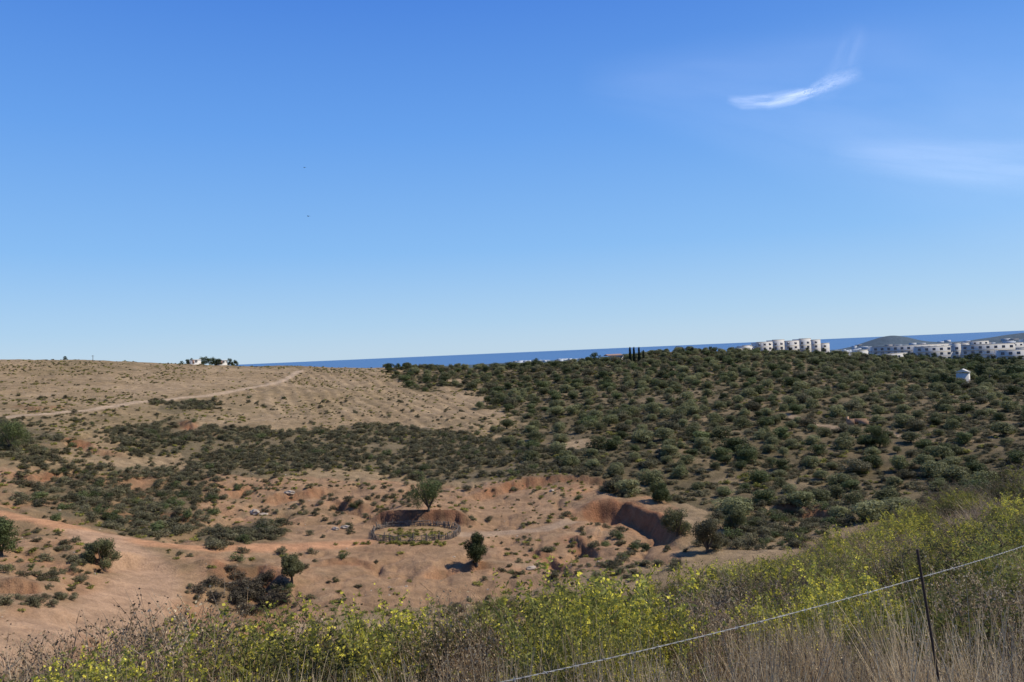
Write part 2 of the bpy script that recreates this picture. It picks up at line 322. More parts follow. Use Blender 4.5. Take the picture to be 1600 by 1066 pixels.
bp=N(nt,'ShaderNodeBump'); bp.inputs['Strength'].default_value=.75; bp.inputs['Distance'].default_value=.35; ad=N(nt,'ShaderNodeMath',operation='ADD'); L.new(q1.outputs['Fac'],ad.inputs[0]); L.new(q2.outputs['Fac'],ad.inputs[1]); L.new(ad.outputs[0],bp.inputs['Height']); L.new(bp.outputs[0],b.inputs['Normal'])
L.new(b.outputs[0],out.inputs['Surface']); M_gr=m
# ground mesh
nr,nc=X.shape; idx=np.arange(nr*nc).reshape(nr,nc)
fq=np.stack([idx[:-1,:-1],idx[:-1,1:],idx[1:,1:],idx[1:,:-1]],-1).reshape(-1,4)[:,::-1]
vv=np.stack([X,Y,Z],-1).reshape(-1,3)
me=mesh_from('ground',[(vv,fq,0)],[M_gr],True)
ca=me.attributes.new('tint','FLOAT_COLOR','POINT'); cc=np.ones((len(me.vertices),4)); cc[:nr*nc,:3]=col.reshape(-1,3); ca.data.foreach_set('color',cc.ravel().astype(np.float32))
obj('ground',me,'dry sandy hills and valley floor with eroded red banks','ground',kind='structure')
# sea
m,nt,out=newmat('sea_water'); L=nt.links; tc=N(nt,'ShaderNodeTexCoord'); mp=N(nt,'ShaderNodeMapping'); mp.inputs['Scale'].default_value=(.0006,.003,1); L.new(tc.outputs['Object'],mp.inputs[0]); no=N(nt,'ShaderNodeTexNoise'); no.inputs['Scale'].default_value=1; no.inputs['Detail'].default_value=6; L.new(mp.outputs[0],no.inputs['Vector'])
mx=N(nt,'ShaderNodeMix',data_type='RGBA'); mx.inputs['A'].default_value=(.065,.15,.285,1); mx.inputs['B'].default_value=(.105,.205,.345,1); L.new(no.outputs['Fac'],mx.inputs['Factor'])
b=N(nt,'ShaderNodeBsdfPrincipled'); b.inputs['Roughness'].default_value=.7; b.inputs['Specular IOR Level'].default_value=.05; L.new(mx.outputs['Result'],b.inputs['Base Color']); L.new(b.outputs[0],out.inputs['Surface'])
th=np.linspace(-np.pi,np.pi,121)[:-1]; rr=[3000,6000,12000,25000,50000]
v=np.array([(r*math.sin(t),r*math.cos(t),-60) for r in rr for t in th]); k=len(th)
f=np.array([(i*k+j,(i+1)*k+j,(i+1)*k+(j+1)%k,i*k+(j+1)%k) for i in range(len(rr)-1) for j in range(k)])[:,::-1]
obj('sea',mesh_from('sea',[(v,f,0)],[m]),'calm deep blue sea reaching the horizon','sea',kind='structure')
# ---------------------------------------------------------------- vegetation builders
def domeblobs(n,w,z0,z1,r0,r1):
    B=[]
    for i in range(n):
        a=rng.random()*6.283; z=z0+(z1-z0)*rng.random(); k=math.sqrt(max(.05,1-((z-z0)/(z1-z0+1e-6))**2*.75)); q=w*k*math.sqrt(rng.random())
        B.append((q*math.cos(a),q*math.sin(a),z,r0+(r1-r0)*rng.random()))
    return B
def trunkparts(h,r,limbs,spread,top,m):
    P=[]; 
    P+=tube([(0,0,-.08),(.02,.01,h*.4),(.03*h,-.02*h,h)],[r,r*.8,r*.6],m)
    for i in range(limbs):
        a=i*6.283/limbs+rng.random(); s=spread*(.6+.5*rng.random())
        P+=tube([(0.02,0,h*.75),(math.cos(a)*s*.5,math.sin(a)*s*.5,h+(top-h)*.4),(math.cos(a)*s,math.sin(a)*s,top*(.8+.2*rng.random()))],[r*.55,r*.4,r*.15],m,5)
    return P
def hilltree(i,mat):
    return mesh_from('olive_tree',trunkparts(.18,.045,4,.25,.6,1)+[cloud(domeblobs(15,.33,.15,.72,.15,.25),2300,.062,0,.65)],[mat,M_bark])
def shrubm(mat,nb,n,leaf,w=.42,zt=.6):
    P=[cloud(domeblobs(nb,w,.1,zt,.16,.3),n,leaf,0,.55,.5)]
    for i in range(5):
        a=rng.random()*6.28; P+=tube([(0,0,-.1),(math.cos(a)*.15,math.sin(a)*.15,.3),(math.cos(a)*.3,math.sin(a)*.3,.7)],[.02,.015,.005],1,4)
    return mesh_from('shrub',P,[mat,M_bark])
ME_ol=[hilltree(i,M_ol) for i in range(6)]+[hilltree(i,M_dk) for i in range(2)]+[hilltree(i,M_sc) for i in range(1)]
ME_sc=[shrubm(M_sc,10,900,.085) for i in range(5)]
ME_scd=[shrubm(M_dk,10,900,.085) for i in range(2)]
ME_hb=[shrubm(M_hb,10,900,.085) for i in range(3)]
ME_lo=[shrubm(M_lo,6,320,.13,.5,.4) for i in range(4)]
ME_yt=[shrubm(M_yt,5,200,.16,.45,.4) for i in range(3)]
def stems(n,tilt,h,wd,m,base=.1,segs=4):
    a=rng.random(n)*6.283; t=np.abs(rng.normal(size=n))*tilt; t=np.minimum(t,1.2)
    dr=np.stack([np.sin(t)*np.cos(a),np.sin(t)*np.sin(a),np.cos(t)],1); P0=np.stack([np.cos(a),np.sin(a),np.zeros(n)],1)*(base*rng.random(n))[:,None]; P0[:,2]=-.05
    L=h*(.55+.5*rng.random(n)); bend=rnd_dir(n)*.12; bend[:,2]=-.02-.1*t
    rb,c=ribbons(P0,dr,L,wd,bend,segs,m); return rb,c,dr,L
def branchlets(c,dr,per,l,wd,m,lo=2):
    n,s=c.shape[:2]; i=np.repeat(np.arange(n),per); k=rng.integers(lo,s,len(i)); P0=c[i,k]; d=dr[i]*.6+rnd_dir(len(i))*.55; d[:,2]=np.abs(d[:,2])+.2; d/=np.linalg.norm(d,axis=1)[:,None]
    return ribbons(P0,d,l*(.5+.8*rng.random(len(i))),wd,rnd_dir(len(i))*.1,3,m)+(d,)
def alongleaf(c,per,L,wd,m,jit=.01,lo=1,nz=.4):
    n,s=c.shape[:2]; i=np.repeat(np.arange(n),per); t=rng.random(len(i))*(s-1-lo)+lo; k=np.minimum(t.astype(int),s-2); f=(t-k)[:,None]
    p=c[i,k]*(1-f)+c[i,k+1]*f+rng.normal(size=(len(i),3))*jit; nn=rnd_dir(len(i)); nn[:,2]*=nz; nn/=np.linalg.norm(nn,axis=1)[:,None]
    s_=.6+.8*rng.random(len(i)); return leafq(p,nn,L*s_,wd*s_,m)
def flowering(fl=1.0,lf=1.0):
    a,c,dr,L=stems(85,.46,.92,.009,2,.16); b,cb,db=branchlets(c,dr,4,.20,.006,0)
    P=[a,b,alongleaf(c,int(12*lf),.044,.012,0,.014),alongleaf(cb,int(10*lf),.036,.011,0,.014,0)]
    if fl>0:
        sel=cb[rng.random(len(cb))<.5*fl]; sel=sel[sel[:,-1,2]>.42]; P.append(alongleaf(sel,14,.019,.016,1,.012,.8))
    return mesh_from('flowering_shrub',P,[M_fl,M_fy,M_br])
def drysh(mat,n=110,tilt=.45,seed=1):
    a,c,dr,L=stems(n,tilt,.9,.010,0,.15); b,cb,db=branchlets(c,dr,5,.24,.006,0,1); b2,cb2,db2=branchlets(cb,db,2,.12,.004,0,1)
    P=[a,b,b2,alongleaf(cb2,2,.018,.012,1,.006,0),alongleaf(cb,3,.024,.012,1,.01,0)]
    return mesh_from('dry_shrub',P,[mat,M_br if mat is M_gy else M_st])
def grassm(n=46,mat=None,tilt=.28,wd=.006):
    a,c,dr,L=stems(n,tilt,.85,wd,0,.12,5); P=[a]
    sel=c[::3]; P.append(alongleaf(sel[:,-3:],7,.022,.006,0,.005,0)); return mesh_from('dry_grass',P,[mat or M_st])
def leafy(mat,k=1.0):
    a,c,dr,L=stems(70,.5,.85,.010,1,.12); b,cb,db=branchlets(c,dr,5,.22,.005,1,1)
    return mesh_from('leafy_shrub',[a,b,alongleaf(cb,int(14*k),.036,.013,0,.02,0),alongleaf(c,int(12*k),.04,.014,0,.02)],[mat,M_br])
ME_fl=[flowering() for i in range(4)]; ME_fl0=[flowering(.35,1.0) for i in range(2)]
ME_dr=[drysh(M_gy),drysh(M_br),drysh(M_gy,90,.6),drysh(M_br,100,.6)]
ME_gs=[grassm(),grassm(60),grassm(36,M_st,.5),grassm(46,M_br),grassm(50,M_st),grassm(40,M_gy,.4)]
ME_gn=[grassm(22,M_st,.3,.009),grassm(16,M_st,.45,.010),grassm(26,M_st,.25,.008),grassm(20,M_gy,.4,.008)]
ME_lf=[leafy(M_wd,1.3),leafy(M_fl),leafy(M_wd,1.6)]
def instancer(name,pts,sc,meshes,label,cat,seed=0,tilt=.1):
    n=len(pts); me=bpy.data.meshes.new(name); me.vertices.add(n); me.vertices.foreach_set('co',np.asarray(pts,np.float32).ravel())
    g=np.random.default_rng(seed+99)
    ro=np.stack([g.normal(size=n)*tilt,g.normal(size=n)*tilt,g.random(n)*6.283],1)
    a=me.attributes.new('rot','FLOAT_VECTOR','POINT'); a.data.foreach_set('vector',ro.astype(np.float32).ravel())
    a=me.attributes.new('scl','FLOAT_VECTOR','POINT'); a.data.foreach_set('vector',np.asarray(sc,np.float32).ravel())
    a=me.attributes.new('idx','INT','POINT'); a.data.foreach_set('value',g.integers(0,len(meshes),n).astype(np.int32))
    col_=bpy.data.collections.new(name+'_kinds')
    for i,q in enumerate(meshes):
        o=bpy.data.objects.new(name+'_piece',q); col_.objects.link(o)
    ng=bpy.data.node_groups.new(name+'_scatter','GeometryNodeTree'); ng.interface.new_socket('Geometry',in_out='INPUT',socket_type='NodeSocketGeometry'); ng.interface.new_socket('Geometry',in_out='OUTPUT',socket_type='NodeSocketGeometry')
    nn=ng.nodes; gi=nn.new('NodeGroupInput'); go=nn.new('NodeGroupOutput'); ci=nn.new('GeometryNodeCollectionInfo'); ci.inputs['Collection'].default_value=col_; ci.inputs['Separate Children'].default_value=True; ci.inputs['Reset Children'].default_value=True
    ip=nn.new('GeometryNodeInstanceOnPoints'); ip.inputs['Pick Instance'].default_value=True
    def na(t,s):
        x=nn.new('GeometryNodeInputNamedAttribute'); x.data_type=t; x.inputs['Name'].default_value=s; return [o for o in x.outputs if o.enabled and o.name=='Attribute'][0]
    lk=ng.links; lk.new(gi.outputs[0],ip.inputs['Points']); lk.new(ci.outputs[0],ip.inputs['Instance']); lk.new(na('INT','idx'),ip.inputs['Instance Index']); lk.new(na('FLOAT_VECTOR','rot'),ip.inputs['Rotation']); lk.new(na('FLOAT_VECTOR','scl'),ip.inputs['Scale']); lk.new(ip.outputs[0],go.inputs[0])
    o=obj(name,me,label,cat,kind='stuff'); md=o.modifiers.new('scatter','NODES'); md.node_group=ng; return o
def areapts(n,d0,d1,a0=-.72,a1=.72):
    d=np.sqrt(d0**2+(d1**2-d0**2)*rng.random(n)); a=a0+(a1-a0)*rng.random(n); return d*np.sin(a),d*np.cos(a),d
def thin(x,y,md):
    keep=[];cell={}
    for i in range(len(x)):
        r=md if np.isscalar(md) else md[i]; cx,cy=int(x[i]//8),int(y[i]//8); ok=True
        for a in (-1,0,1):
            for b in (-1,0,1):
                for j in cell.get((cx+a,cy+b),()):
                    if (x[i]-x[j])**2+(y[i]-y[j])**2<r*r: ok=False;break
                if not ok:break
            if not ok:break
        if ok: keep.append(i); cell.setdefault((cx,cy),[]).append(i)
    return np.array(keep,int)
def offtrack(x,y,pad=1.2):
    k=np.ones(len(x),bool)
    for P,wd,c in TR: k&=pdist(x,y,P)[0]>wd+pad
    return k&(np.hypot(x-CORR[0],y-CORR[1])>9.5)
def inHZ(x,y): return inpoly(x+fbm(x/22,y/22,33)*34,y+fbm(x/22,y/22,35)*34,HZ)
def inview(x,y,z):
    u,v=project(x,y,z); return (u>-30)&(u<1630)&(v<1100)
def individuals(name,x,y,w,h,meshes,label,cat,group,maxn):
    z=height(x,y); d=np.hypot(x,y); iv=inview(x,y,z); sc=np.where(iv,h/d,0); o=np.argsort(-sc); sel=o[:maxn]; sel=sel[sc[sel]>0]; rest=np.setdiff1d(np.arange(len(x)),sel)
    for i in sel:
        obj(name,meshes[rng.integers(len(meshes))],label,cat,group,loc=(x[i],y[i],z[i]-.04*h[i]),rz=rng.random()*6.28,sc=(w[i],w[i],h[i]))
    return rest
# olive trees over the hill
x,y,d=areapts(8000,118,500,-.2,.70); k=inHZ(x,y)&offtrack(x,y,.8)|((d>400)&(np.arctan2(x,y)>-.08)&(np.arctan2(x,y)<.7)&(d<470)); dn=fbm(x/30,y/30,91); u,v=project(x,y,height(x,y))
k&=(rng.random(len(x))<np.clip(.92+dn*1.5,.25,1))&~((u<800)&(v<690)&(rng.random(len(x))<.5)); x,y,d=x[k],y[k],d[k]
k=thin(x,y,3.3+3.2*rng.random(len(x))); x,y,d=x[k],y[k],d[k]; h=1.8+2.2*rng.random(len(x))**1.5; w=h*(1.4+.5*rng.random(len(x)))
print('TREES',len(x))
rest=individuals('olive_tree',x,y,w,h,ME_ol,'small rounded grey-green olive tree on the dry slope','tree','olive trees scattered over the hillside',280)
instancer('olive_grove',np.stack([x,y,height(x,y)],1)[rest],np.stack([w,w,h],1)[rest],ME_ol,'distant grey-green trees thinning towards the ridge','trees',1,.03)
x,y,d=areapts(26000,115,480,-.2,.7); k=inHZ(x,y)&offtrack(x,y,.3); k&=rng.random(len(x))<np.clip(.9+fbm(x/16,y/16,95)*2.0,.2,1); x,y=x[k],y[k]; h=.45+.9*rng.random(len(x))**1.5; w=h*(1.7+.9*rng.random(len(x)))
instancer('low_scrub',np.stack([x,y,height(x,y)],1),np.stack([w,w,h],1),ME_lo+ME_sc[:4]+ME_yt[:1],'low brown and olive scrub covering the slope','scrub',2)
# dense dark scrub patches
x,y,d=areapts(60000,62,330,-.70,.4); k=np.zeros(len(x),bool)
for S in (S1,S2,S2b,S3,S4,S7,S8): k|=inpoly(x+fbm(x/7,y/7,41)*7,y+fbm(x/7,y/7,43)*7,S)
k&=np.hypot(x-CORR[0],y-CORR[1])>10; k&=rng.random(len(x))<np.clip(.7+fbm(x/8,y/8,44)*2.4,.04,1)
x,y=x[k],y[k]; k=thin(x,y,1.45); x,y=x[k],y[k]; h=.7+1.1*rng.random(len(x)); w=h*(1.4+.7*rng.random(len(x)))
x2,y2,d2=areapts(8000,75,300,-.7,.25); k=offtrack(x2,y2,.3)&~inpoly(x2,y2,HZ); k&=rng.random(len(x2))<np.clip(.17+fbm(x2/13,y2/13,47)*1.5,.04,.7)*np.where(d2>235,.25,1); x2,y2=x2[k],y2[k]; h2=.5+1.0*rng.random(len(x2))**2; w2=h2*1.5
hp=[]
for u0_,v0_,su_,sv_,nn_,hh_ in ((375,840,45,10,24,1.5),(1200,830,70,12,22,1.8),(960,885,60,6,12,1.0),(600,775,30,8,8,1.1),(880,735,40,6,10,1.2),(60,940,60,14,12,.8),(110,900,50,10,8,.8)):
    for i in range(nn_):
        uu,vv_=random.gauss(u0_,su_*.6),random.gauss(v0_,sv_*.6); q=cast(uu,vv_); hp.append((*q,hh_*random.uniform(.6,1.2)))
hp=np.array(hp); kk=np.hypot(hp[:,0]-CORR[0],hp[:,1]-CORR[1])>10; hp=hp[kk]
xa=np.r_[x,x2,hp[:,0]];ya=np.r_[y,y2,hp[:,1]];ha=np.r_[h,h2,hp[:,2]];wa=np.r_[w,w2,hp[:,2]*1.5]
rest=individuals('scrub_bush',xa,ya,wa,ha,ME_sc+ME_sc+ME_scd,'dense dark olive scrub bush on eroded soil','bush','scrub bushes in the valley',250)
instancer('valley_scrub',np.stack([xa,ya,height(xa,ya)],1)[rest],np.stack([wa,wa,ha],1)[rest],ME_sc+ME_sc+ME_scd[:1]+ME_lo[:3],'dark low scrub filling the gully sides','scrub',3)
for i in range(46):
    q=cast(random.gauss(390,26),random.gauss(926,13)); hh=random.uniform(.8,1.7); obj('scrub_bush',ME_hb[i%3],'dark brown bare-twigged scrub bush in a hollow','bush','scrub bushes in the hollow',loc=(q[0],q[1],hz(*q)-.05),rz=i,sc=(hh*1.6,hh*1.6,hh))
# small yellow-green tufts
x,y,d=areapts(24000,66,440,-.72,.15); u,v=project(x,y,height(x,y)); k=offtrack(x,y,.1)&~(inHZ(x,y)&(u>800)); k&=rng.random(len(x))<np.clip(.36+fbm(x/18,y/18,49)*2,.08,1)*np.where(d>235,.75,.85); x,y=x[k],y[k]; h=.25+.62*rng.random(len(x))**1.7; w=h*1.8
instancer('hillside_tufts',np.stack([x,y,height(x,y)],1),np.stack([w,w,h],1),ME_yt+ME_lo[:2],'small yellow-green tufts dotted over bare soil','plants',4)
# stones
def rockmesh():
    import bmesh
    bm=bmesh.new(); bmesh.ops.create_icosphere(bm,subdivisions=2,radius=.5)
    for vtx in bm.verts: vtx.co*=.75+.5*random.random(); vtx.co.z*=.6
    me=bpy.data.meshes.new('stone'); bm.to_mesh(me); bm.free(); me.materials.append(M_rock); return me
ME_rk=[rockmesh() for i in range(3)]
x,y,d=areapts(3500,62,320,-.72,.3); k=offtrack(x,y,0)&(rng.random(len(x))<np.clip(.3+fbm(x/10,y/10,58)*2,.03,1)); x,y=x[k],y[k]; s=.10+.32*rng.random(len(x))**4
instancer('loose_stones',np.stack([x,y,height(x,y)],1),np.stack([s*1.4,s,s],1),ME_rk,'loose pale stones strewn over the ground','stones',5,.4)
# ------------------------------------------------------------- foreground slope vegetation
def at_px(u,vt,d):
    a,e=ray(u,vt); x=d*math.sin(a); y=d*math.cos(a); z=hz(x,y); return x,y,z,max(.28,e*d-z)
FL=[(360,962,7.5),(395,958,6.5),(440,976,6.9),(555,950,7.5),(600,948,7.8),(515,970,6.8),(640,962,7.6),(790,972,8),(850,916,7.5),(905,898,6.5),(960,886,6),(1000,912,6.3),(930,943,5.2),(880,955,5.6),(970,975,4.8),(1060,885,14),(1215,911,8.5),(1262,888,8),(1310,888,7.6),(1350,904,7.4),(1390,908,8),(1230,937,6.8),(1330,932,6.5),(1290,925,7),(1320,825,24),(1375,810,27),(1450,794,30),(1515,780,30),(1590,765,32),(1480,812,17),(1400,828,16),(1440,842,14),(1530,808,22),(1600,806,14),(1570,786,26),(70,1043,5.4),(150,1046,5.2),(185,1037,5.6),(1290,854,17),(1180,871,19),(1560,816,18),(1240,860,22),(1340,849,15),(1120,883,17),(1465,852,12),(1500,832,15),(1410,800,26),(1550,842,11),(1600,780,24),(1480,790,34)]
for u,vt,d in FL:
    x,y,z,h=at_px(u,vt,d); h=min(max(h,.55),1.45); q=ME_fl if rng.random()<.88 else ME_fl0; s=max(h,.55)*(1.0+.4*rng.random())
    obj('flowering_shrub',q[rng.integers(len(q))],'bushy yellow-flowering green shrub on the grassy slope','shrub','yellow-flowering shrubs on the slope',loc=(x,y,z),rz=rng.random()*6.28,sc=(s,s,h))
def fgpts(n,d0,d1,p=1.0,a0=-.72,a1=.72):
    t=rng.random(n); d=(d0**p+(d1**p-d0**p)*t)**(1/p); a=a0+(a1-a0)*rng.random(n); return d*np.sin(a),d*np.cos(a),d,a
x,y,d,a=fgpts(560,4.6,42,1.2); k=thin(x,y,.5+.02*d); x,y,d,a=x[k],y[k],d[k],a[k]; h=.5+.45*rng.random(len(x)); w=h*(1.1+.5*rng.random(len(x)))
x=x[:230];y=y[:230];h=h[:230];w=w[:230]
m_=ME_dr+[ME_lf[0],ME_lf[2],ME_lf[2],ME_lf[1],ME_dr[1]]
rest=individuals('dry_shrub',x,y,w,h,m_,'dry grey-brown twiggy shrub among straw grass','shrub','dry shrubs on the near slope',230)
for u,vt,d in ((250,950,9),(300,945,9.5),(220,970,8),(330,958,8.5),(180,985,8),(140,1000,7.8),(100,1008,7.5),(60,1018,7.5),(20,1028,7.5),(-10,1030,7),(270,985,7),(310,990,6.5),(230,1005,6.5),(120,1030,6.3),(490,975,7),(690,950,7),(735,955,6.5),(745,990,5.5),(1060,945,6.5),(1130,925,8),(1100,960,6),(1180,935,7),(1440,905,8.5),(1520,885,8),(1580,895,7)):
    x,y,z,h=at_px(u,vt,d); h=min(h,1.6); obj('dry_shrub',ME_dr[0 if (u<340 and u%3) else (1 if u%4 else 3)],'leafless twiggy shrub among straw grass','shrub','dry shrubs on the near slope',loc=(x,y,z),rz=u,sc=(h*1.1,h*1.1,h))
for u,vt,d in ((1600,790,16),(1640,785,18),(1590,850,9.5),(1100,900,18),(1545,772,38),(1490,782,38),(1410,795,36),(1605,765,30),(1570,822,13),(720,968,7.5),(475,995,6.2),(1040,933,9),(1150,905,12),(1290,872,13),(1420,872,12),(1540,872,9),(670,978,7),(830,945,9),(1480,907,7.5)):
    x,y,z,h=at_px(u,vt,d); h=min(max(h,.6),2.0); obj('green_bush',ME_lf[1 if (d<20 and u>1500) else 2],'leafy olive-green bush on the grassy slope','shrub',loc=(x,y,z),rz=u,sc=(h*1.25,h*1.25,h))
x,y,d,a=fgpts(13000,2.2,60,.95); k=rng.random(len(x))<np.clip(.8+fbm(x/1.5,y/1.5,66)*1.8,.08,1); x,y,d=x[k],y[k],d[k]; h=(.32+.36*rng.random(len(x)))*np.clip(.7+d/12,.8,1.3); w=h*(1.0+.5*rng.random(len(x)))*np.clip(.6+d/12,1,2)
x2,y2,d2,a2=fgpts(380,2.9,6.5,1.0); x3,y3,d3,a3=fgpts(420,4.5,9.5,1.2,-.68,-.25); x2=np.r_[x2,x3];y2=np.r_[y2,y3]; h2=.7+.4*rng.random(len(x2))
instancer('dry_grass',np.stack([x,y,height(x,y)],1),np.stack([w,w,h],1),ME_gs,'straw-coloured dry grass covering the near slope','grass',6,.12)
instancer('tall_straw_grass',np.stack([x2,y2,height(x2,y2)],1),np.stack([h2*.8,h2*.8,h2],1),ME_gn,'tall pale straw stalks at the edge of the slope','grass',11,.15)
x,y,d,a=fgpts(5200,11,95,1.3); k=((a>-.1)|(d<35))&(rng.random(len(x))<np.clip(.7+fbm(x/4,y/4,67)*2.5,.05,1)); x,y,d=x[k],y[k],d[k]; h=(.35+.65*rng.random(len(x))**1.5)*np.clip(.8+d/80,.8,1.6); w=h*1.5
instancer('dry_brush',np.stack([x,y,height(x,y)],1),np.stack([w,w,h],1),ME_dr[:3]+[ME_lf[0],ME_lf[2],ME_lf[1],ME_fl0[0],ME_fl[0],ME_gs[0]],'tangled dry brush and small green plants','brush',7,.1)
# ------------------------------------------------------------- single valley trees
def big_tree(name,u,v,h,w,mat,label,dark=1,ntr=.22):
    x,y=cast(u,v); z=hz(x,y); e=obj(name,None,label,'tree',loc=(x,y,z))
    t=mesh_from('trunk',[(np.array(p[0])*[1,1,1],p[1],0) for p in trunkparts(h*ntr,.05*h,5,w*.3,h*.75,0)],[M_bark],True); obj('trunk',t,parent=e)
    z0=.36 if ntr>.2 else .16
    B=[(b[0]*w,b[1]*w,b[2]*h,b[3]*min(w,h)) for b in domeblobs(26,.34,z0,.80,.12,.21)]
    obj('crown',mesh_from('crown',[cloud(B,8000,.19,0,.55,.5)],[mat]),parent=e)
big_tree('olive_tree',456,912,4.0,3.4,M_ol,'small round olive tree with visible trunk on bare soil')
big_tree('carob_tree',745,884,5.2,4.4,M_dk,'dark dense carob tree casting shadow on bare ground',1,.12)
big_tree('olive_tree',158,888,3.8,5.6,M_ol,'broad grey-green bushy tree above a red bank',1,.1)
big_tree('carob_tree',670,797,6.2,8.6,M_dk,'broad dark green tree on the red bank behind the pen',1,.08)
big_tree('olive_tree',18,704,6.5,8.0,M_dk,'large dark tree on the dry hillside',1,.08)
big_tree('olive_tree',2,868,4.6,5,M_dk,'dark green bushy tree beside the dirt track',1,.1)
big_tree('olive_tree',1375,698,5.0,6.0,M_dk,'dark round tree on the scrubby hillside',1,.1)
big_tree('olive_tree',1058,838,4.6,6.0,M_ol,'broad grey-green tree at the foot of the hill',1,.1)
big_tree('olive_tree',1105,864,5.0,5.6,M_sc,'dense brownish-green tree at the foot of the hill',1,.1)
big_tree('olive_tree',1030,785,4.2,5,M_dk,'dark green tree above the eroded red cut',1,.1)
big_tree('olive_tree',1150,830,4.0,4.8,M_ol,'round grey-green tree at the foot of the hill',1,.1)
# ------------------------------------------------------------- round pen
cx,cy=CORR; cz=hz(cx,cy); pen=obj('round_pen',None,'rounded rustic livestock pen of weathered wooden stakes','animal pen',loc=(cx,cy,cz))
def ring(t,k=1.0):
    c,s=math.cos(t),math.sin(t); q=.03*math.sin(3*t+1)+.02*math.sin(7*t)
    return 6.9*(k+q)*math.copysign(abs(c)**.72,c), 5.3*(k+q)*math.copysign(abs(s)**.72,s)
NP=32; TT=[i/NP*2*math.pi+random.uniform(-.07,.07) for i in range(NP)]
for t in TT:
    px,py=ring(t); zz=hz(cx+px,cy+py)-cz; hh=.65+.65*random.random(); lx,ly=random.uniform(-.22,.22),random.uniform(-.22,.22)
    obj('post',mesh_from('post',tube([(0,0,-.4),(lx*.5,ly*.5,hh*.5),(lx,ly,hh)],[.11,.10,.08],0,7),[M_wood]),parent=pen,loc=(px,py,zz))
for lvl in (.25,.5,.78):
    P=[]
    for i in range(NP):
        if random.random()<.15: continue
        q=[]
        for t in (TT[i]-.03,(TT[i+1] if i<NP-1 else TT[0]+2*math.pi)+.03): px,py=ring(t,.985); q.append((px,py,hz(cx+px,cy+py)-cz+lvl+random.uniform(-.2,.2)))
        P+=tube(q,[.055,.05],0,5)
    obj('rail',mesh_from('rail',P,[M_wood]),parent=pen)
P=[]
for i in range(280):
    t=random.random()*6.283; k_=1+random.uniform(-.015,.035); px,py=ring(t,k_); z=hz(cx+px,cy+py)-cz; p2=ring(t+random.uniform(-.08,.08),k_); hh=random.uniform(.35,1.0)
    P+=tube([(px,py,z-.1),(p2[0],p2[1],z+hh)],[.045,.03],0,4)
obj('brushwood_infill',mesh_from('brushwood',P,[M_wood]),parent=pen)["kind"]='stuff'
x=cx+rng.normal(size=110)*3.2; y=cy+rng.normal(size=110)*2.2-1.4; k=np.hypot((x-cx)/6.0,(y-cy)/4.5)<1; x,y=x[k],y[k]; s=.4+.5*rng.random(len(x))
instancer('pen_weeds',np.stack([x,y,height(x,y)],1),np.stack([s*1.4,s*1.4,s*.6],1),ME_yt,'green weeds growing inside the pen','weeds',8)
x=cx+rng.normal(size=50)*4.5; y=cy-6.9+rng.normal(size=50)*.5; s=.4+.5*rng.random(50)
instancer('pen_edge_weeds',np.stack([x,y,height(x,y)],1),np.stack([s*1.4,s*1.4,s],1),ME_yt,'yellow-green weeds along the pen fence','weeds',9)
for u,v,s in ((452,772,1.5),(398,803,1.7),(412,806,1.1),(540,826,1.2),(524,828,1.0),(862,768,.9),(830,890,1.0)):
    x,y=cast(u,v); obj('boulder',ME_rk[random.randrange(3)],'pale weathered boulder resting on bare earth','rock','pale boulders in the valley',loc=(x,y,hz(x,y)+s*.15),rz=u,sc=(s*1.5,s,s))
